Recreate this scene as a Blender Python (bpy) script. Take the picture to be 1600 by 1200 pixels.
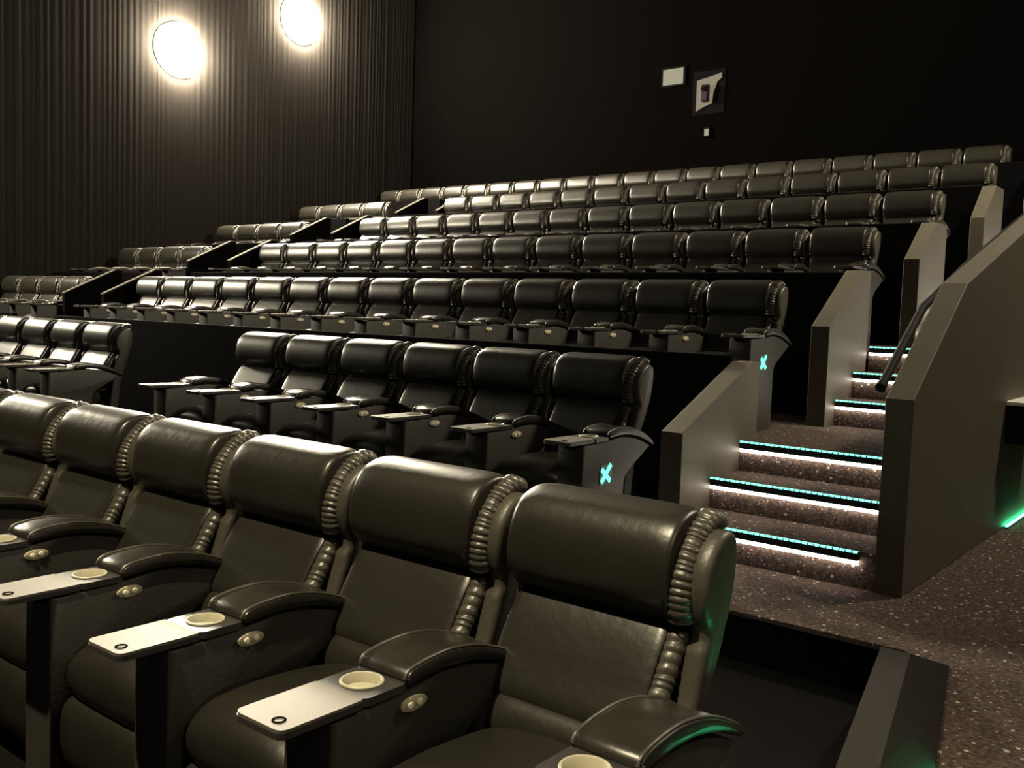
import bpy, math, random
from mathutils import Vector, Matrix
random.seed(7)
for o in list(bpy.data.objects): bpy.data.objects.remove(o)
SC = bpy.context.scene
COL = SC.collection

# ------------------------------------------------------------------ camera
cam_d = bpy.data.cameras.new('camera'); cam = bpy.data.objects.new('camera', cam_d); COL.objects.link(cam)
cam_d.sensor_width = 36.0; cam_d.sensor_fit = 'HORIZONTAL'
cam_d.lens = 1493.5 / 1600 * 36.0
cam_d.clip_start = 0.05; cam_d.clip_end = 200
R0 = (0.77858264, 0.62666433, 0.03317949)          # camera right
R1 = (-0.07331029, 0.0383177, 0.9965728)           # camera up
R2 = (0.62324527, -0.77834669, 0.07577444)         # camera back
cam.matrix_world = Matrix(((R0[0], R1[0], R2[0], 0), (R0[1], R1[1], R2[1], 0), (R0[2], R1[2], R2[2], 1.64), (0, 0, 0, 1)))
SC.camera = cam
# ------------------------------------------------------------------ world, exposure
w = bpy.data.worlds.new('world'); SC.world = w; w.use_nodes = True
w.node_tree.nodes['Background'].inputs[0].default_value = (0.9, 0.8, 0.9, 1)
w.node_tree.nodes['Background'].inputs[1].default_value = 0.003
SC.view_settings.view_transform = 'Standard'; SC.view_settings.look = 'None'
SC.view_settings.exposure = 0.0; SC.view_settings.gamma = 1.0
SC.view_settings.use_curve_mapping = False
# lamp strengths (W/m2 of glowing glass) ; all but the back pair are unseen, added lamps
WARM = (1.0, 0.89, 0.66)
BACK_LAMP, ADDED_FRONT, ADDED_RIGHT, ADDED_NEAR, ADDED_DOWN_W = 1080.0, 270.0, 520.0, 13.0, 6500.0

# ------------------------------------------------------------------ materials
def mat(name, col, rough=0.5, metal=0.0, spec=0.5, bump=0.0, bscale=40.0, var=0.0, vscale=6.0):
    m = bpy.data.materials.new(name); m.use_nodes = True
    nt = m.node_tree; b = nt.nodes['Principled BSDF']
    b.inputs['Base Color'].default_value = (*col, 1); b.inputs['Roughness'].default_value = rough
    b.inputs['Metallic'].default_value = metal; b.inputs['Specular IOR Level'].default_value = spec
    tc = nt.nodes.new('ShaderNodeTexCoord')
    if var > 0:
        n = nt.nodes.new('ShaderNodeTexNoise'); n.inputs['Scale'].default_value = vscale; n.inputs['Detail'].default_value = 4
        nt.links.new(tc.outputs['Object'], n.inputs['Vector'])
        mx = nt.nodes.new('ShaderNodeMix'); mx.data_type = 'RGBA'
        mx.inputs[6].default_value = (*[c * (1 - var) for c in col], 1); mx.inputs[7].default_value = (*[c * (1 + var) for c in col], 1)
        nt.links.new(n.outputs['Fac'], mx.inputs[0]); nt.links.new(mx.outputs[2], b.inputs['Base Color'])
    if bump > 0:
        n = nt.nodes.new('ShaderNodeTexNoise'); n.inputs['Scale'].default_value = bscale; n.inputs['Detail'].default_value = 3
        nt.links.new(tc.outputs['Object'], n.inputs['Vector'])
        bp = nt.nodes.new('ShaderNodeBump'); bp.inputs['Strength'].default_value = bump; bp.inputs['Distance'].default_value = 0.01
        nt.links.new(n.outputs['Fac'], bp.inputs['Height']); nt.links.new(bp.outputs[0], b.inputs['Normal'])
    return m

def emit(name, col, strength):
    m = bpy.data.materials.new(name); m.use_nodes = True
    b = m.node_tree.nodes['Principled BSDF']
    b.inputs['Base Color'].default_value = (0.02, 0.02, 0.02, 1); b.inputs['Specular IOR Level'].default_value = 0.0
    b.inputs['Emission Color'].default_value = (*col, 1); b.inputs['Emission Strength'].default_value = strength
    return m

def carpet_mat(name, base):
    m = bpy.data.materials.new(name); m.use_nodes = True
    nt = m.node_tree; b = nt.nodes['Principled BSDF']; b.inputs['Roughness'].default_value = 0.95
    b.inputs['Specular IOR Level'].default_value = 0.1
    tc = nt.nodes.new('ShaderNodeTexCoord')
    no = nt.nodes.new('ShaderNodeTexNoise'); no.inputs['Scale'].default_value = 55; no.inputs['Detail'].default_value = 3
    nt.links.new(tc.outputs['Object'], no.inputs['Vector'])
    cr = nt.nodes.new('ShaderNodeValToRGB')
    cr.color_ramp.elements[0].position = 0.35; cr.color_ramp.elements[0].color = (*[c * 0.55 for c in base], 1)
    cr.color_ramp.elements[1].position = 0.68; cr.color_ramp.elements[1].color = (*[c * 1.5 for c in base], 1)
    nt.links.new(no.outputs['Fac'], cr.inputs[0])
    prev = cr.outputs[0]
    for scale, thr, col in ((16, 0.135, (0.50, 0.45, 0.38)), (23, 0.13, (0.45, 0.25, 0.20)), (27, 0.13, (0.22, 0.26, 0.34))):
        v = nt.nodes.new('ShaderNodeTexVoronoi'); v.inputs['Scale'].default_value = scale
        nt.links.new(tc.outputs['Object'], v.inputs['Vector'])
        lt = nt.nodes.new('ShaderNodeMath'); lt.operation = 'LESS_THAN'; lt.inputs[1].default_value = thr
        nt.links.new(v.outputs['Distance'], lt.inputs[0])
        mx = nt.nodes.new('ShaderNodeMix'); mx.data_type = 'RGBA'; mx.inputs[7].default_value = (*col, 1)
        nt.links.new(lt.outputs[0], mx.inputs[0]); nt.links.new(prev, mx.inputs[6]); prev = mx.outputs[2]
    nt.links.new(prev, b.inputs['Base Color'])
    bp = nt.nodes.new('ShaderNodeBump'); bp.inputs['Strength'].default_value = 0.6; bp.inputs['Distance'].default_value = 0.01
    n2 = nt.nodes.new('ShaderNodeTexNoise'); n2.inputs['Scale'].default_value = 160
    nt.links.new(tc.outputs['Object'], n2.inputs['Vector']); nt.links.new(n2.outputs['Fac'], bp.inputs['Height'])
    nt.links.new(bp.outputs[0], b.inputs['Normal'])
    return m

M = dict(
    leather=mat('black_leather', (0.016, 0.0143, 0.0108), 0.34, 0, 0.5, 0.12, 26, 0.25, 5),
    gather=mat('gathered_leather', (0.050, 0.045, 0.035), 0.36, 0, 0.55, 0.15, 60),
    panel=mat('side_leather', (0.048, 0.043, 0.033), 0.42, 0, 0.5, 0.15, 40, 0.15, 8),
    shell=mat('seat_shell', (0.016, 0.015, 0.014), 0.6),
    console=mat('console_vinyl', (0.034, 0.031, 0.026), 0.55, 0, 0.4, 0.12, 60, 0.2, 9),
    tray=mat('tray_laminate', (0.13, 0.115, 0.098), 0.50, 0.0, 0.15, 0.03, 200, 0.05, 30),
    traydark=mat('tray_dark_plastic', (0.035, 0.033, 0.031), 0.4),
    cup=mat('cup_ring_plastic', (0.42, 0.39, 0.29), 0.40, 0.0, 0.5),
    brass=mat('button_plate_metal', (0.55, 0.48, 0.32), 0.35, 0.2),
    btn=mat('button_cream', (0.9, 0.85, 0.7), 0.3),
    black=mat('black_paint', (0.0025, 0.0022, 0.0026), 0.9, 0, 0.02, 0.05, 60),
    wallp=mat('half_wall_laminate', (0.095, 0.082, 0.060), 0.60, 0, 0.35, 0.05, 80, 0.12, 7),
    drape=mat('drape_cloth', (0.022, 0.0195, 0.0178), 0.95, 0, 0.0, 0.1, 60),
    backw=mat('back_wall_cloth', (0.0015, 0.0013, 0.0012), 0.95, 0, 0.0, 0.1, 30),
    ceil=mat('ceiling_black', (0.012, 0.011, 0.011), 0.9, 0, 0.1),
    capdark=mat('aisle_cap_laminate', (0.085, 0.077, 0.062), 0.8, 0, 0.1),
    rail=mat('black_rail', (0.004, 0.004, 0.004), 0.7, 0.0, 0.15),
    metal=mat('dark_metal', (0.10, 0.10, 0.10), 0.4, 0.8),
    steel=mat('bright_steel', (0.9, 0.88, 0.84), 0.35, 0.0),
    kerb=mat('kerb_fabric', (0.016, 0.0135, 0.012), 0.9, 0, 0.15, 0.3, 120, 0.3, 40),
    plum=mat('plum_plastic', (0.020, 0.012, 0.022), 0.8, 0, 0.05),
    nosing=mat('nosing_rubber', (0.012, 0.014, 0.014), 0.6),
    carpet=carpet_mat('speckled_carpet', (0.082, 0.059, 0.049)),
    dcarpet=mat('dark_carpet', (0.004, 0.0035, 0.0035), 0.95, 0, 0.1, 0.4, 150, 0.4, 60),
    sign=emit('sign_green_glow', (0.10, 1.0, 0.55), 3.0),
    signback=mat('sign_backing', (0.004, 0.02, 0.014), 0.4),
    green=emit('green_led', (0.22, 1.0, 0.74), 2.4),
    greenline=emit('green_floor_led', (0.05, 1.0, 0.38), 20.0),
    greenkerb=emit('green_kerb_led', (0.05, 1.0, 0.38), 48.0),
    white=emit('white_led', (1.0, 0.88, 0.74), 19.0),
    port=emit('port_glow', (1.0, 0.93, 0.64), 0.31),
    port2=emit('port_glow_dim', (1.0, 0.88, 0.58), 0.22),
)

# ------------------------------------------------------------------ mesh helpers
def mesh(name, verts, faces, m, smooth=None):
    me = bpy.data.meshes.new(name); me.from_pydata([tuple(v) for v in verts], [], faces); me.update()
    import bmesh
    bm = bmesh.new(); bm.from_mesh(me); bmesh.ops.recalc_face_normals(bm, faces=bm.faces); bm.to_mesh(me); bm.free()
    me.materials.append(M[m] if isinstance(m, str) else m)
    if smooth is not None:
        for p in me.polygons: p.use_smooth = True
        me.set_sharp_from_angle(angle=math.radians(smooth))
    return me

def link(name, me, parent=None, loc=(0, 0, 0), rot=(0, 0, 0)):
    o = bpy.data.objects.new(name, me); COL.objects.link(o)
    o.location = loc; o.rotation_euler = rot
    if parent is not None: o.parent = parent
    return o

def tag(o, label, cat, group=None, kind=None):
    o['label'] = label; o['category'] = cat
    if group: o['group'] = group
    if kind: o['kind'] = kind
    return o

def thing(name, label, cat, loc=(0, 0, 0), group=None, rz=0):
    o = link(name, None, None, loc, (0, 0, rz)); return tag(o, label, cat, group)

def struct(name, me, loc=(0, 0, 0)):
    o = link(name, me, None, loc); o['kind'] = 'structure'; return o

class MB:
    def __init__(s): s.v = []; s.f = []
    def add(s, v, f):
        n = len(s.v); s.v += [tuple(a) for a in v]; s.f += [tuple(i + n for i in q) for q in f]; return s
    def box(s, x0, x1, y0, y1, z0, z1, b=0.0):
        if b <= 0:
            v = [(x, y, z) for z in (z0, z1) for y in (y0, y1) for x in (x0, x1)]
            return s.add(v, [(0, 1, 3, 2), (4, 5, 7, 6), (0, 1, 5, 4), (2, 3, 7, 6), (0, 2, 6, 4), (1, 3, 7, 5)])
        return s.ext([(y0, z0), (y1, z0), (y1, z1), (y0, z1)], x0, x1, b, True)
    def ext(s, prof, x0, x1, b=0.0, chamfer=False):
        """prism of a (y,z) outline between two x, ends eased by b"""
        if chamfer:
            q = []
            n = len(prof)
            for i in range(n):
                p, a, c = Vector(prof[i]), Vector(prof[i - 1]), Vector(prof[(i + 1) % n])
                q.append(p + (a - p).normalized() * b); q.append(p + (c - p).normalized() * b)
            prof = [tuple(p) for p in q]
        n = len(prof)
        area = sum(prof[i][0] * prof[(i + 1) % n][1] - prof[(i + 1) % n][0] * prof[i][1] for i in range(n))
        sg = 1 if area > 0 else -1
        ins = []
        for i in range(n):
            a, p, c = Vector(prof[i - 1]), Vector(prof[i]), Vector(prof[(i + 1) % n])
            t = (c - a); 
            if t.length < 1e-9: t = Vector((1, 0))
            t.normalize(); ins.append(p + Vector((-t.y, t.x)) * sg * b)
        rings = []
        if b > 0:
            mid = [(Vector(prof[i]) * 0.7 + ins[i] * 0.3) for i in range(n)]
            rings = [(x0, ins), (x0 + b * 0.3, mid), (x0 + b, prof), (x1 - b, prof), (x1 - b * 0.3, mid), (x1, ins)]
        else: rings = [(x0, prof), (x1, prof)]
        v = [(x, p[0], p[1]) for x, r in rings for p in r]; f = []
        for k in range(len(rings) - 1):
            for i in range(n):
                j = (i + 1) % n; f.append((k * n + i, k * n + j, (k + 1) * n + j, (k + 1) * n + i))
        f.append(tuple(range(n))); f.append(tuple(range((len(rings) - 1) * n, len(rings) * n)))
        return s.add(v, f)
    def cyl(s, c, r, h, axis='z', n=24, r2=None):
        r2 = r if r2 is None else r2; v = []
        for k, (rr, d) in enumerate(((r, 0), (r2, h))):
            for i in range(n):
                a = 2 * math.pi * i / n; p, q = math.cos(a) * rr, math.sin(a) * rr
                v.append({'z': (c[0] + p, c[1] + q, c[2] + d), 'x': (c[0] + d, c[1] + p, c[2] + q), 'y': (c[0] + p, c[1] + d, c[2] + q)}[axis])
        f = [(i, (i + 1) % n, n + (i + 1) % n, n + i) for i in range(n)] + [tuple(range(n)), tuple(range(n, 2 * n))]
        return s.add(v, f)
    def tube(s, path, radf, n=8, cap=True, ex=1.0):
        v = []; P = [Vector(p) for p in path]; L = len(P)
        for i, p in enumerate(P):
            t = (P[min(i + 1, L - 1)] - P[max(i - 1, 0)]).normalized()
            u = Vector((1, 0, 0)) if abs(t.x) < 0.9 else Vector((0, 0, 1))
            a = (u - t * u.dot(t)).normalized(); b = t.cross(a)
            for k in range(n):
                th = 2 * math.pi * k / n; r = radf(i, th)
                v.append(p + (a * math.cos(th) * ex + b * math.sin(th)) * r)
        f = [(i * n + k, i * n + (k + 1) % n, (i + 1) * n + (k + 1) % n, (i + 1) * n + k) for i in range(L - 1) for k in range(n)]
        if cap: f += [tuple(range(n)), tuple(range((L - 1) * n, L * n))]
        return s.add(v, f)
    def build(s, name, m, smooth=None): return mesh(name, s.v, s.f, m, smooth)

def spline(pts, per=6, closed=True):
    out = []; n = len(pts)
    rng = range(n) if closed else range(n - 1)
    for i in rng:
        g = lambda k: Vector(pts[k % n]) if closed else Vector(pts[max(0, min(n - 1, k))])
        p0, p1, p2, p3 = g(i - 1), g(i), g(i + 1), g(i + 2)
        for j in range(per):
            t = j / per
            out.append(0.5 * ((2 * p1) + (p2 - p0) * t + (2 * p0 - 5 * p1 + 4 * p2 - p3) * t * t + (3 * p1 - p0 - 3 * p2 + p3) * t ** 3))
    if not closed: out.append(Vector(pts[-1]))
    return [tuple(p) for p in out]

# ------------------------------------------------------------------ layout (from the photograph's perspective)
PITCH = 0.66
YR = {1: 2.242, 2: 4.971, 3: 7.155, 4: 9.132, 5: 11.112, 6: 13.108, 7: 15.606}      # headrest top line
FL = {1: 0.030, 2: 0.279, 3: 0.833, 4: 1.423, 5: 1.993, 6: 2.565, 7: 3.198}        # floor of each tier
XL, XR, YB, YF, ZC = -16.70, 1.25, 16.70, -5.0, 10.2
AZ = 0.25                                                                            # aisle floor
AX0, AX1 = -2.74, -1.55                                                              # right hand stair aisle
LX0, LX1 = -13.45, -12.45                                                            # left hand stair aisle

WX = {3: AX0, 4: -2.69, 5: -2.64, 6: -2.58, 7: -2.55}
WP = {3: (2.09, .115, 1.18, .52), 4: (1.92, .18, 1.24, .645), 5: (1.88, .25, 1.40, .63), 6: (1.85, .25, 1.42, .64), 7: (1.9, .25, 1.4, .64)}

# ------------------------------------------------------------------ room shell
struct('wall_left', MB().box(XL - 0.2, XL, YF, YB + .2, -.3, ZC).build('wall_left', 'black'))
struct('wall_back', MB().box(XL, XR, YB, YB + .2, -.3, ZC).build('wall_back', 'backw'))
struct('wall_right', MB().box(XR, XR + .2, YF, YB + .2, -.3, ZC).build('wall_right', 'drape'))
struct('ceiling', MB().box(XL - .2, XR + .2, YF, YB + .2, ZC, ZC + .2).build('ceiling', 'ceil'))
struct('floor', MB().box(XL, XR, YF, 5.95, -.3, FL[1]).build('floor', 'dcarpet'))

def prism(poly, z0, z1, m):
    n = len(poly); v = [(x, y, z0) for x, y in poly] + [(x, y, z1) for x, y in poly]
    f = [tuple(range(n)), tuple(range(n, 2 * n))] + [(i, (i + 1) % n, n + (i + 1) % n, n + i) for i in range(n)]
    return mesh('prism', v, f, m)
# second row platform, then the speckled aisle floor with its angled edge
struct('floor', prism([(XL, 3.60), (-2.95, 3.60), (-2.95, 5.95), (XL, 5.95)], FL[1] - .02, FL[2], 'dcarpet'))
struct('floor', prism([(-2.95, 4.16), (-1.16, 4.19), (-1.03, 4.12), (-0.85, 3.15), (-0.42, 1.45), (0.10, -.5), (XR, -.5), (XR, YB), (-1.43, YB), (-1.43, 5.06), (AX0, 5.06), (AX0, 5.95), (-2.95, 5.95)], FL[1] - .02, AZ, 'carpet'))
struct('riser_shade', MB().box(-2.95, -1.12, 4.135, 4.158, FL[1], AZ - .006).build('shade_strip', 'black'))  # black strip laid over the carpet riser, standing in for the pit's shade
for r in range(3, 8):
    y0 = YR[r] - 1.20; y1 = YB if r == 7 else YR[r + 1] - 1.20
    struct('floor', MB().box(XL, AX0, y0 + .05, y1 + .05, 0.0, FL[r]).build('tier', 'carpet'))
    a0 = {3: 5.97, 4: 8.38}.get(r, YR[r] - .70); a1 = {3: 8.38}.get(r, YB if r == 7 else YR[r + 1] - .70)
    struct('floor', MB().box(AX0, AX1, a0, a1, 0.0, FL[r]).build('landing', 'carpet'))

# pleated drape on the left wall
v = []; f = []; y = -4.9; k = 0; cols = []
while y < YB - .05:
    p = 0.07 + 0.10 * random.random(); d = 0.002 + 0.005 * random.random()
    for j in range(6):
        t = j / 6; cols.append((y + p * t, XL + .02 + d * (0.5 - 0.5 * math.cos(2 * math.pi * t)) ** 0.8))
    y += p
for (yy, xx) in cols: v += [(xx, yy, 0.28), (xx, yy, ZC - .05)]
for i in range(len(cols) - 1): f.append((2 * i, 2 * i + 2, 2 * i + 3, 2 * i + 1))
n0 = len(v); v += [(XL + .004, cols[0][0], .28), (XL + .004, cols[0][0], ZC - .05), (XL + .004, cols[-1][0], .28), (XL + .004, cols[-1][0], ZC - .05)]
f += [(n0, n0 + 2, n0 + 3, n0 + 1), (0, 1, n0 + 1, n0), (n0 - 2, n0 - 1, n0 + 3, n0 + 2)]
tag(link('wall_drape', mesh('wall_drape', v, f, 'drape', 60)), 'tall black pleated drape covering the whole left wall', 'drape')

# ------------------------------------------------------------------ parapets in front of the tiers
ordn = ['', 'front', 'second', 'third', 'fourth', 'fifth', 'sixth', 'back']
def wall_piece(name, m, label, cat, group=None): return tag(link(name, m), label, cat, group)
for r in range(3, 8):
    y0 = YR[r] - 1.22; z1 = FL[r] + {3: .56, 4: .63, 5: .65, 6: .68, 7: .68}[r]; z0 = FL[r - 1]
    xr = WX[r] - .15
    xl = LX1 + .10
    wall_piece('parapet', MB().box(xl, xr, y0, y0 + .07, z0, z1, .008).build('parapet', 'black'),
               f'low black parapet running in front of the {ordn[r]} row, right of the left aisle', 'parapet', 'parapets before the rows')
    if True:
        wall_piece('parapet', MB().box(XL + .14, LX0 - .10, y0, y0 + .07, z0, z1, .008).build('parapet', 'black'),
                   f'low black parapet before the {ordn[r]} row of the left block', 'parapet', 'parapets before the rows')

# ------------------------------------------------------------------ sloped half walls along the aisles
def half_wall(x0, x1, yl, zl, yh, zh, yend, zb, label, group):
    prof = [(yl, zb), (yend, zb), (yend, zh), (yh, zh), (yl, zl)]
    return tag(link('aisle_half_wall', MB().ext(prof, x0, x1, .006).build('half_wall', 'wallp')), label, 'half wall', group)
def left_wall(x0, x1, yl, zl, yh, zh, yend, zb, label, group):
    t = thing('aisle_half_wall', label, 'half wall', ((x0 + x1) / 2, yl, zb), group); hw = (x1 - x0) / 2
    pf = [(yl, zb), (yend, zb), (yend, zh), (yh, zh), (yl, zl)]
    link('panel', MB().ext([(y - yl, z - zb) for y, z in pf], -hw + .004, hw - .004, .004).build('panel', 'black'), t)
    cp = [(yl - .006, zl), (yh - .004, zh), (yend, zh), (yend, zh + .014), (yh - .01, zh + .014), (yl - .006, zl + .016)]
    link('cap', MB().ext([(y - yl, z - zb) for y, z in cp], -hw, hw, .002).build('cap', 'capdark'), t)
    return t
for r in range(3, 8):
    wx = WX[r]; dl, zl, dh, zh = WP[r]
    half_wall(wx - .145, wx, YR[r] - dl, FL[r] + zl, YR[r] - dh, FL[r] + zh, YR[r] - 1.05, FL[r - 1] - .02,
              f'grey sloped half wall beside the right stairs below the {ordn[r]} row', 'half walls of the right stairs')
    if r > 3:
        for (a, b, side) in ((LX0 - .08, LX0, 'left'), (LX1, LX1 + .08, 'right')):
            left_wall(a, b, YR[r] - 2.52, FL[r] + .26, YR[r] - 1.75, FL[r] + .625, YR[r] - 1.66, FL[r - 1] - .02,
                      f'narrow sloped half wall on the {side} of the far left aisle below the {ordn[r]} row', 'half walls of the left aisle')
# tall wall on the right of the stairs
prof = [(4.985, AZ), (16.65, AZ), (16.65, 5.02), (5.88, 1.885), (4.985, 1.262)]
tag(link('stair_side_wall', MB().ext(prof, AX1, -1.41, .006).build('stair_side_wall', 'wallp')),
    'tall grey wall with rising cap on the right of the stairs', 'wall')
# handrail inside that wall
t = thing('handrail', 'black tubular handrail sloping up beside the stairs', 'handrail', (-1.63, 5.16, 1.31))
path = [(0, 0, 0), (0, .66, .43), (0, 1.6, .74), (0, 6, 2.02)]
link('rail', MB().tube(path, lambda i, th: .024, 12).build('rail', 'rail', 40), t)
link('end_cap', MB().tube([(0, -.012, -.008), (0, .012, .008)], lambda i, th: .029, 12).build('end_cap', 'rail', 40), t)
for yy, zz in ((.9, .51), (3.0, 1.148), (5.2, 1.787)):
    link('bracket', MB().tube([(0, yy, zz - .02), (.04, yy, zz - .05), (.082, yy, zz - .05)], lambda i, th: .010, 8).build('bracket', 'rail', 40), t)

# angled kerb wall at the end of the front row
kx = lambda y: -1.03 + (4.12 - y) * 0.213
v = []; f = []
sec = [(4.13, 0.255), (3.72, 0.40), (2.6, 0.42), (1.2, 0.42)]
for y, z in sec:
    xr = kx(y) + .05; v += [(xr - .22, y, FL[1]), (xr + .02, y, FL[1]), (xr + .02, y, min(z - .005, AZ + .03)), (xr - .11, y, z), (xr - .22, y, z)]
for i in range(3):
    for j in range(5): f.append((i * 5 + j, i * 5 + (j + 1) % 5, (i + 1) * 5 + (j + 1) % 5, (i + 1) * 5 + j))
f += [(0, 1, 2, 3, 4), (15, 16, 17, 18, 19)]
tag(link('kerb_wall', mesh('kerb_wall', v, f, 'kerb')), 'low angled carpeted kerb wall beside the end of the front row', 'kerb')
# green floor lights
def floor_strip(p0, p1, label, m='greenline'):
    d = (Vector(p1) - Vector(p0)); L = d.length
    t = thing('floor_light_strip', label, 'light strip', p0, 'green floor light strips', math.atan2(d.y, d.x))
    link('channel', MB().box(0, L, -.012, .012, 0, .012).build('channel', 'metal'), t)
    link('diffuser', MB().box(.01, L - .01, -.008, .008, .012, .020).build('diffuser', m), t)
floor_strip((-1.392, 7.27, AZ), (-1.392, 9.6, AZ), 'glowing green strip on the floor along the tall stair wall')
floor_strip((kx(3.10) + .10, 3.10, AZ), (kx(2.0) + .10, 2.0, AZ), 'glowing green strip at the foot of the carpeted kerb', 'greenkerb')

# wall box with a bright steel top at the right edge
t = thing('wall_box', 'dark plum box with a bright steel top mounted on the stair wall', 'wall box', (-1.41, 7.08, 0.86))
link('body', MB().box(.0, .16, .03, .75, 0, .25, .012).build('body', 'plum'), t)
link('lid', MB().ext([(0, .262), (.78, .262), (.78, .285), (.70, .292), (.06, .292), (0, .285)], 0, .18, .006).build('lid', 'steel', 30), t)
link('latch', MB().box(.16, .172, .22, .34, .21, .228, .004).build('latch', 'steel'), t)

# ------------------------------------------------------------------ stairs with lit nosings
def stairs(name, label, noses, x0, x1, zbase, lit, shorten, yback):
    t = thing(name, label, 'staircase', (0, noses[0][0], zbase), 'staircases')
    y00 = noses[0][0]
    for i, (yn, zn) in enumerate(noses):
        yb = noses[i + 1][0] + .03 if i + 1 < len(noses) else yback
        s = link('step', MB().box(x0 + .002, x1 - .002, yn + .03 - y00, yb - y00, 0.0, zn - .012 - zbase).build('step', 'carpet'), t)
        link('tread', MB().box(x0 + .002, x1 - .002, yn + .03 - y00, yb - y00, zn - .012 - zbase, zn - zbase).build('tread', 'carpet'), s)
        if not lit: continue
        a, b = x0 + .012, x1 - (.085 if (shorten and i == 0) else .006)
        link('nosing', MB().box(a, b, yn - y00, yn + .034 - y00, zn - .046 - zbase, zn + .004 - zbase, .004).build('nosing', 'nosing'), s)
        g = MB(); n = int((b - a) / .034)
        for k in range(n):
            xa = a + (b - a) * (k + .12) / n; g.box(xa, xa + (b - a) / n * .78, yn - .002 - y00, yn + .010 - y00, zn - .004 - zbase, zn + .0065 - zbase)
        link('green_light_strip', g.build('green_light_strip', 'green'), s)
        link('white_light_strip', MB().box(a, b, yn + .006 - y00, yn + .022 - y00, zn - .066 - zbase, zn - .046 - zbase).build('white_light_strip', 'white'), s)
    return t
stairs('staircase', 'lower flight of three carpeted steps with lit green and white nosings', [(4.972, .445), (5.42, .64), (5.82, .835)], AX0, AX1, AZ, True, True, 5.98)
stairs('staircase', 'upper flight of three lit steps beyond the first landing', [(7.38, 1.03), (7.75, 1.235), (8.10, 1.44)], WX[4], AX1, FL[3], True, False, 8.4)
for r in (5, 6, 7):
    y0 = YR[r] - 1.73; dz = (FL[r] - FL[r - 1]) / 3
    stairs('staircase', f'flight of lit steps behind the tall wall up to the {ordn[r]} row', [(y0 + .36 * k, FL[r - 1] + dz * (k + 1) + (.004 if k == 2 else 0)) for k in range(3)], WX[r], AX1, FL[r - 1], True, False, y0 + 1.04)
for r in (4, 5, 6, 7):
    y0 = YR[r] - 1.95; dz = (FL[r] - FL[r - 1]) / 3
    stairs('staircase', f'dark flight of steps in the far left aisle up to the {ordn[r]} row', [(y0 + .36 * k, FL[r - 1] + dz * (k + 1) + (.004 if k == 2 else 0)) for k in range(3)], LX0, LX1, FL[r - 1], False, False, y0 + .86)

# ------------------------------------------------------------------ recliner seat: part meshes
hr = spline([(-.158, .862), (-.182, .905), (-.181, .975), (-.160, 1.045), (-.115, 1.095), (-.045, 1.118), (.014, 1.108), (.036, 1.045), (.026, .95), (-.005, .87), (-.06, .835), (-.125, .835)], 4)
def puffy(prof, hw, puff, seg=10, sag=0.0, crown=0.0, pw=5, dx=0.0):
    """cushion: outline swept across x with eased ends and a crowned middle"""
    mb = MB(); n = len(prof); c = Vector((sum(p[0] for p in prof) / n, sum(p[1] for p in prof) / n))
    v = []; f = []; xs = []
    for k in range(seg + 1):
        u = -1 + 2 * k / seg; x = hw * math.copysign(1 - (1 - abs(u)) ** 1.8, u)
        s = 1 - puff * abs(x / hw) ** pw - (.0 if abs(u) < 1 else .06); xs.append((x, s, u))
    for x, s, u in xs:
        for p in prof:
            q = c + (Vector(p) - c) * s; v.append((x + dx, q.x + sag * (1 - u * u), q.y + crown * (1 - (x / hw) ** 2) * (q.y > c.y)))
    for k in range(seg):
        for i in range(n):
            j = (i + 1) % n; f.append((k * n + i, k * n + j, (k + 1) * n + j, (k + 1) * n + i))
    f += [tuple(range(n)), tuple(range(seg * n, (seg + 1) * n))]
    return mb.add(v, f)
def gather(path, x, r, pleats, seed, soft=1.0):
    rng = random.Random(seed); P = spline([(a, b) for a, b in path], 32, False); n = len(P)
    edges = [0.0]
    while edges[-1] < 1: edges.append(edges[-1] + (0.65 + 0.8 * rng.random()) / pleats)
    amp = [(0.07 + .16 * rng.random()) * soft for _ in edges]; sk = [rng.uniform(-.3, .9) for _ in edges]
    def rad(i, th):
        t = i / (n - 1); k = max(j for j, e in enumerate(edges) if e <= t + 1e-9)
        k = min(k, len(edges) - 2); fr = (t - edges[k]) / (edges[k + 1] - edges[k])
        ph = fr + 0.16 * sk[k] * math.sin(th * 2) + .12 * math.cos(th)
        ease = min(1, t * 12 + .35, (1 - t) * 12 + .35)
        return r * ease * (1 - amp[k] + amp[k] * 2.0 * abs(math.sin(math.pi * ph)) ** 0.7)
    return MB().tube([(x, a, b) for a, b in P], rad, 12, True, 1.35)
HRP = [(-.142, .855), (-.160, .91), (-.152, .97), (-.122, 1.026), (-.076, 1.072), (-.018, 1.098), (.016, 1.088)]
LBP = [(-.122, .825), (-.162, .765), (-.203, .700), (-.245, .640), (-.270, .585)]
HRPR = [(a + .020, b - .014) for a, b in HRP]; LBPR = [(a + .014, b - .004) for a, b in LBP]
HRPL = [(a + .022, b - .008) for a, b in HRP]; LBPL = [(a + .02, b) for a, b in LBP]
SM = {}
SM['headrest'] = puffy(hr, .258, .07, 18, pw=12, dx=-.046).build('headrest', 'leather', 50)
lb = spline([(-.125, .842), (-.165, .80), (-.205, .74), (-.245, .67), (-.285, .60), (-.275, .565), (-.20, .555), (-.12, .68), (-.075, .80), (-.09, .835)], 4)
SM['lumbar_cushion'] = puffy(lb, .240, .08, 14, pw=9, dx=-.040).build('lumbar_cushion', 'leather', 50)
lo = spline([(-.235, .57), (-.285, .585), (-.325, .545), (-.335, .49), (-.29, .46), (-.21, .47)], 4)
SM['lower_back_cushion'] = puffy(lo, .236, .05, 8).build('lower_back_cushion', 'leather', 50)
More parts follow.
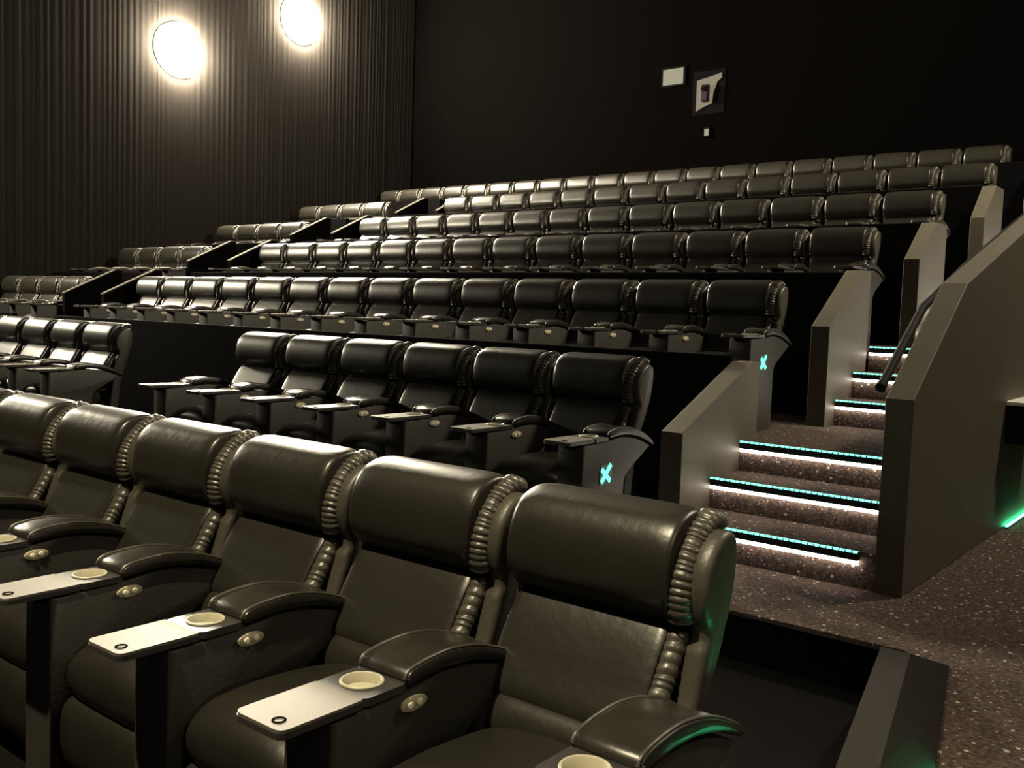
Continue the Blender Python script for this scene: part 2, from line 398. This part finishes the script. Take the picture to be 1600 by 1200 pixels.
se = spline([(-.30, .49), (-.45, .515), (-.62, .52), (-.75, .505), (-.82, .45), (-.815, .37), (-.74, .33), (-.45, .32), (-.28, .34), (-.26, .42)], 4)
SM['seat_cushion'] = puffy(se, .238, .06, 12, crown=.035).build('seat_cushion', 'leather', 50)
fr = spline([(-.80, .36), (-.835, .31), (-.835, .18), (-.80, .10), (-.75, .11), (-.745, .22), (-.75, .33)], 4)
SM['footrest'] = puffy(fr, .232, .05, 8).build('footrest', 'leather', 50)
sp = spline([(-.150, .872), (-.166, .93), (-.150, 1.0), (-.112, 1.052), (-.055, 1.088), (.0, 1.090), (.032, 1.06), (.036, .985), (.012, .885), (-.035, .79), (-.085, .70), (-.13, .632), (-.185, .625), (-.165, .70), (-.135, .79), (-.130, .84)], 4)
spr = [(-.058 + (a + .058) * (.84 if b > .80 else 1), .80 + (b - .80) * (.93 if b > .80 else 1)) for a, b in sp]
spl = [(-.050 + (a + .050) * .74, .80 + (b - .80) * (.88 if b > .80 else 1)) for a, b in sp]
for nm, a, b, sp_ in (('side_panel_a', .244, .306, spr), ('side_panel_b', -.316, -.286, spl)):
    SM[nm] = MB().ext(sp_, a, b, .016 if a > 0 else .008).build('side_panel', 'panel', 55)
SM['gather_a'] = gather(HRPR, .226, .028, 23, 1, .8).build('gathered_trim', 'gather', 80)
SM['gather_b'] = gather(HRPL, -.294, .014, 15, 2).build('gathered_trim', 'gather', 80)
SM['gather_c'] = gather(LBPR, .214, .024, 12, 3, .55).build('lumbar_trim', 'gather', 80)
SM['gather_d'] = gather(LBPL, -.270, .013, 8, 4).build('lumbar_trim', 'gather', 80)
sh = [(.030, 1.075), (.055, 1.02), (.050, .93), (.01, .80), (-.07, .55), (-.10, .30), (-.10, .06), (-.17, .06), (-.19, .33), (-.16, .55), (-.08, .80), (-.02, .95), (-.01, 1.05)]
SM['back_shell'] = MB().ext(sh, -.262, .262, .02).build('back_shell', 'shell', 40)
SM['base'] = MB().box(-.225, .225, -.70, -.15, 0, .32, .015).build('base', 'shell')
SEATPARTS = [('headrest', 'headrest'), ('lumbar_cushion', 'lumbar_cushion'), ('lower_back_cushion', 'lower_back_cushion'), ('seat_cushion', 'seat_cushion'), ('footrest', 'footrest'),
             ('side_panel', 'side_panel_a'), ('side_panel', 'side_panel_b'), ('gathered_trim', 'gather_a'), ('gathered_trim', 'gather_b'),
             ('lumbar_trim', 'gather_c'), ('lumbar_trim', 'gather_d'), ('back_shell', 'back_shell'), ('base', 'base')]
def seat(x, r, label, group):
    t = thing('recliner_seat', label, 'recliner', (x, YR[r], FL[r]), group)
    for nm, k in SEATPARTS: link(nm, SM[k], t)
    return t

# ------------------------------------------------------------------ console between seats: part meshes
top = spline([(-.855, .668), (-.74, .671), (-.63, .676), (-.49, .688), (-.40, .681), (-.333, .668), (-.25, .644), (-.176, .612)], 3, False)
back = spline([(-.176, .612), (-.222, .590), (-.268, .563), (-.36, .513), (-.430, .462), (-.445, .39), (-.446, .30)], 3, False)
body = [(-.86, 0)] + [(-.858, .45)] + top + back[1:] + [(-.446, 0)]
CM = {}
CM['body'] = MB().ext(body, -.082, .082, .006).build('console_body', 'console', 35)
padtop = spline([(-.622, .706), (-.606, .726), (-.55, .738), (-.465, .742), (-.39, .733), (-.321, .716), (-.24, .686), (-.166, .648), (-.140, .626)], 3, False)
padbot = [(-.150, .612), (-.25, .656), (-.333, .680), (-.40, .693), (-.49, .698), (-.615, .688)]
CM['armrest'] = MB().ext(padtop + padbot, -.092, .092, .014).build('armrest', 'leather', 40)
def seamtube(x): return MB().tube([(x, a, b + .0005) for a, b in padtop], lambda i, th: .0042, 6)
CM['piping_a'] = seamtube(.080).build('piping', 'gather', 60); CM['piping_b'] = seamtube(-.080).build('piping', 'gather', 60)
def plate(x0, x1, y0, y1, z0, z1, rc, m, front_only=True):
    poly = []
    for cx, cy, a0 in ((x1 - rc, y0 + rc, -90), (x1 - .001, y1 - .001, 0), (x0 + .001, y1 - .001, 90), (x0 + rc, y0 + rc, 180)):
        rr = rc if cy < y0 + rc + .01 else .001
        for k in range(5):
            a = math.radians(a0 + 22.5 * k); poly.append((cx + rr * math.cos(a), cy + rr * math.sin(a)))
    return prism(poly, z0, z1, m)
CM['tray_top'] = plate(-.084, .084, -.995, -.762, .693, .700, .022, 'tray')
CM['tray_frame'] = plate(-.085, .085, -.997, -.7605, .678, .6925, .024, 'traydark')
def holed(x0, x1, y0, y1, z0, z1, c, r, m, n=28):
    v = []; f = []
    for z in (z0, z1):
        for rad_ in (0, 1):
            for k in range(n):
                a = 2 * math.pi * (k + .5) / n; ca, sa = math.cos(a), math.sin(a)
                if rad_ == 0: v.append((c[0] + r * ca, c[1] + r * sa, z)); continue
                tx = ((x1 if ca > 0 else x0) - c[0]) / ca if abs(ca) > 1e-6 else 9
                ty = ((y1 if sa > 0 else y0) - c[1]) / sa if abs(sa) > 1e-6 else 9
                t = min(tx, ty); v.append((c[0] + t * ca, c[1] + t * sa, z))
    for k in range(n):
        j = (k + 1) % n
        f += [(k, j, n + j, n + k), (2 * n + k, 2 * n + j, 3 * n + j, 3 * n + k), (n + k, n + j, 3 * n + j, 3 * n + k), (k, j, 2 * n + j, 2 * n + k)]
    return mesh('collar', v, f, m)
CM['tray_collar'] = holed(-.085, .085, -.760, -.606, .678, .6985, (-.004, -.684), .051, 'traydark')
def ring(c, ro, ri, z0, z1, depth, m, n=28):
    v = []; f = []
    prof = [(ro, z0), (ro, z1 - .002), (ro - .002, z1), (ri + .002, z1), (ri, z1 - .002), (ri - .004, z1 - depth), (0.0001, z1 - depth)]
    for r_, z in prof:
        for i in range(n):
            a = 2 * math.pi * i / n; v.append((c[0] + r_ * math.cos(a), c[1] + r_ * math.sin(a), z))
    for k in range(len(prof) - 1):
        for i in range(n):
            j = (i + 1) % n; f.append((k * n + i, k * n + j, (k + 1) * n + j, (k + 1) * n + i))
    return mesh('cup_holder', v, f, m, 40)
CM['cup'] = ring((-.004, -.684), .055, .047, .6987, .7035, .0245, 'cup')
CM['emblem'] = MB().tube([(.033 + .014 * math.cos(a), -.960 + .014 * math.sin(a), .7005) for a in [2 * math.pi * k / 20 for k in range(21)]], lambda i, th: .0028, 5).build('emblem', 'black')
CM['bracket'] = MB().ext([(-.90, .677), (-.90, .668), (-.866, .645), (-.861, .645), (-.861, .677)], -.03, .03, .003).build('tray_bracket', 'black')
def oval(cy, cz, ry, rz, x0, x1, m, n=20):
    return MB().ext([(cy + ry * math.cos(2 * math.pi * k / n), cz + rz * math.sin(2 * math.pi * k / n)) for k in range(n)], x0, x1, .0025).build('oval', m, 40)
CM['btn_plate'] = oval(-.594, .642, .046, .019, .080, .090, 'brass')
CM['btn_a'] = oval(-.578, .643, .010, .009, .088, .094, 'btn'); CM['btn_b'] = oval(-.610, .641, .010, .009, .088, .094, 'btn')
# green letter X on a dark plate for the end consoles
xs = MB(); cy, cz = -.638, .497
def bar(p, q, wd):
    p, q = Vector(p), Vector(q); t = (q - p).normalized(); nrm = Vector((-t.y, t.x)) * wd / 2
    xs.ext([tuple(p + nrm), tuple(q + nrm), tuple(q - nrm), tuple(p - nrm)], .086, .090)
bar((cy - .042, cz - .040), (cy + .044, cz + .050), .024); bar((cy - .042, cz + .030), (cy + .042, cz - .040), .024)
CM['x'] = xs.build('letter', 'sign')
CM['xback'] = MB().ext([(cy - .058, cz - .052), (cy + .058, cz - .052), (cy + .07, cz + .06), (cy - .05, cz + .05)], .080, .086).build('sign_plate', 'signback')
def console(x, r, label, group, end=False):
    t = thing('seat_console', label, 'seat console', (x, YR[r], FL[r]), group)
    link('body', CM['body'], t)
    a = link('armrest', CM['armrest'], t); link('piping', CM['piping_a'], a); link('piping', CM['piping_b'], a)
    tr = link('tray', CM['tray_frame'], t); link('tray_top', CM['tray_top'], tr); link('collar', CM['tray_collar'], tr); link('cup_holder', CM['cup'], tr)
    link('emblem', CM['emblem'], tr); link('bracket', CM['bracket'], tr)
    if end == 'sign':
        s = link('sign_plate', CM['xback'], t); o = link('letter', CM['x'], s); o['label'] = 'glowing green letter X'
    elif not end:
        p = link('button_plate', CM['btn_plate'], t); link('button', CM['btn_a'], p); link('button', CM['btn_b'], p)
    return t

NTH = ['', 'first', 'second', 'third', 'fourth', 'fifth', 'sixth', 'seventh', 'eighth', 'ninth', 'tenth', 'eleventh', 'twelfth', 'thirteenth', 'fourteenth', 'fifteenth', 'sixteenth', 'seventeenth', 'eighteenth', 'nineteenth', 'twentieth']
def block(r, xfeat, n, where, lastc=True, sign=None):
    """n recliners leftwards from the one whose right headrest corner is at xfeat, consoles between them"""
    g = f'recliners of the {where}'; gc = f'consoles of the {where}'
    for k in range(n):
        lab = f'black leather recliner, {"rightmost" if k == 0 else NTH[k + 1] + " from the right"} in the {where}'
        seat(xfeat - .30 - PITCH * k, r, lab, g)
    for k in range(n + (1 if lastc else 0)):
        x = xfeat + .03 - PITCH * k
        if k == 0: lab = f'end console with glowing green X right of the {where}' if sign else f'plain end console closing the right end of the {where}'
        elif k == n: lab = f'black tray console at the left end of the {where}'
        else: lab = f'black tray console between {NTH[k]} and {NTH[k + 1]} recliners from right, {where}'
        console(x, r, lab, gc, ('sign' if sign else 'plain') if k == 0 else False)
block(1, -1.052, 8, 'front row')
block(2, -2.914, 6, "second row's right block", sign=True)
block(2, -8.79, 5, "second row's left block")
block(3, -3.017, 14, "third row's centre block", sign=True)
block(4, -2.981, 14, "fourth row's centre block")
block(5, -2.955, 14, "fifth row's centre block")
block(6, -2.90, 14, "sixth row's centre block")
block(7, -3.278, 20, 'back row')
for r, x in ((3, -13.74), (4, -13.66), (5, -13.63), (6, -13.63)):
    block(r, x, 4, f"{ordn[r]} row's far left block")

# ------------------------------------------------------------------ wall lamps
def sconce(loc, side, strength, label):
    """side +1: mounted on the left wall, shining towards +x"""
    t = thing('wall_lamp', label, 'wall lamp', loc, 'wall lamps of the side walls', 0 if side > 0 else math.pi)
    link('back_plate', MB().cyl((0, 0, 0), .52, .03, 'x', 40).build('back_plate', 'metal', 40), t)
    link('collar', MB().cyl((.03, 0, 0), .505, .014, 'x', 40).build('collar', 'metal', 40), t)
    v = []; f = []; R = .50; n = 28; m_ = 12  # dome made oversized, its shape standing in for the lamp's glare
    for i in range(m_ + 1):
        ph = -math.pi / 2 + math.pi * i / m_
        for k in range(n):
            a = -math.pi / 2 + math.pi * k / (n - 1); v.append((.045 + .20 * math.cos(ph) * math.cos(a), R * math.cos(ph) * math.sin(a), R * math.sin(ph)))
    for i in range(m_):
        for k in range(n): f.append((i * n + k, i * n + (k + 1) % n, (i + 1) * n + (k + 1) % n, (i + 1) * n + k))
    mm = emit('lamp_dome_%d' % int(strength), WARM, strength)
    link('dome', mesh('dome', v, f, mm, 60), t)
XW = XL + .012
sconce((XW, 10.38, 6.36), 1, BACK_LAMP, 'bright frosted dome wall lamp on the left drape, the nearer one')
sconce((XW, 13.25, 7.64), 1, BACK_LAMP, 'bright frosted dome wall lamp on the left drape, nearest the back corner')
sconce((XW, 2.3, 4.2), 1, ADDED_FRONT * 0.4, 'added unseen dome wall lamp on the left drape beside the front row')  # out of view, added to light the second row's fronts
sconce((XW, 4.6, 4.4), 1, ADDED_FRONT * 1.3, 'added unseen dome wall lamp on the left drape beside the second row')  # out of view, added for highlights on the third row's lumbar cushions
sconce((XR - .01, 9.5, 8.5), -1, ADDED_RIGHT, 'added unseen dome wall lamp high on the right wall beside the landing')  # out of view, added to light the right stairs and seat sides
sconce((XR - .01, 0.9, 3.6), -1, ADDED_NEAR, 'added unseen dome wall lamp on the right wall beside the front row')  # out of view, added as weak fill for the front row

t = thing('added_downlight', 'added unseen ceiling downlight above the front row', 'downlight', (-2.9, -2.1, ZC))  # unseen light added to brighten the front row from above
link('trim_ring', ring((0, 0), .16, .12, -.02, .0, .004, 'metal'), t)
ld = bpy.data.lights.new('added_downlight_bulb', 'SPOT'); ld.energy = ADDED_DOWN_W; ld.color = (1.0, 0.86, 0.56); ld.spot_size = math.radians(70); ld.spot_blend = 0.45; ld.shadow_soft_size = .11
lo_ = link('bulb', ld, t, (0, 0, -.04))

# ------------------------------------------------------------------ projection ports on the back wall
yb = YB
t = thing('projection_port', 'pale lit square projection port high on the back wall, the left one', 'projection port', (-9.58, yb, 6.13))
link('frame', MB().box(-.27, .27, -.04, 0, -.03, .35, .008).build('frame', 'black'), t)
link('pane', MB().box(-.22, .22, -.05, -.035, .01, .31).build('pane', 'port'), t)
t = thing('projection_port', 'lit projection port with a projector behind it, right of the square one', 'projection port', (-8.85, yb, 5.62))
poly = [(735, 375), (920, 345), (960, 335), (965, 370), (922, 400), (888, 490), (880, 575), (800, 600), (735, 630)]
pz = [((px - 826) * .00222, (600 - py) * .00225 + .02) for px, py in poly]
n = len(pz)
def yprism(pts, y0, y1, m):
    v = [(a, y0, b) for a, b in pts] + [(a, y1, b) for a, b in pts]; n = len(pts)
    return mesh('yprism', v, [tuple(range(n)), tuple(range(n, 2 * n))] + [(i, (i + 1) % n, n + (i + 1) % n, n + i) for i in range(n)], m)
link('frame', MB().box(-.30, .38, -.02, 0, -.12, .70, .006).build('frame', 'black'), t)
link('pane', yprism(pz, -.05, -.02, 'port2'), t)
p = link('projector', MB().box(-.055, .085, -.16, -.05, .10, .42, .02).build('projector', 'plum'), t)
link('lens', MB().cyl((.015, -.20, .33), .05, .05, 'y').build('lens', 'black', 40), p)
t = thing('indicator_lamp', 'small pale lamp on the back wall below the projection ports', 'lamp', (-8.80, yb, 5.08))
link('housing', MB().box(-.07, .07, -.05, 0, -.02, .18, .01).build('housing', 'black'), t)
link('lens', MB().box(-.045, .045, -.06, -.045, .01, .14, .01).build('lens', 'port'), t)
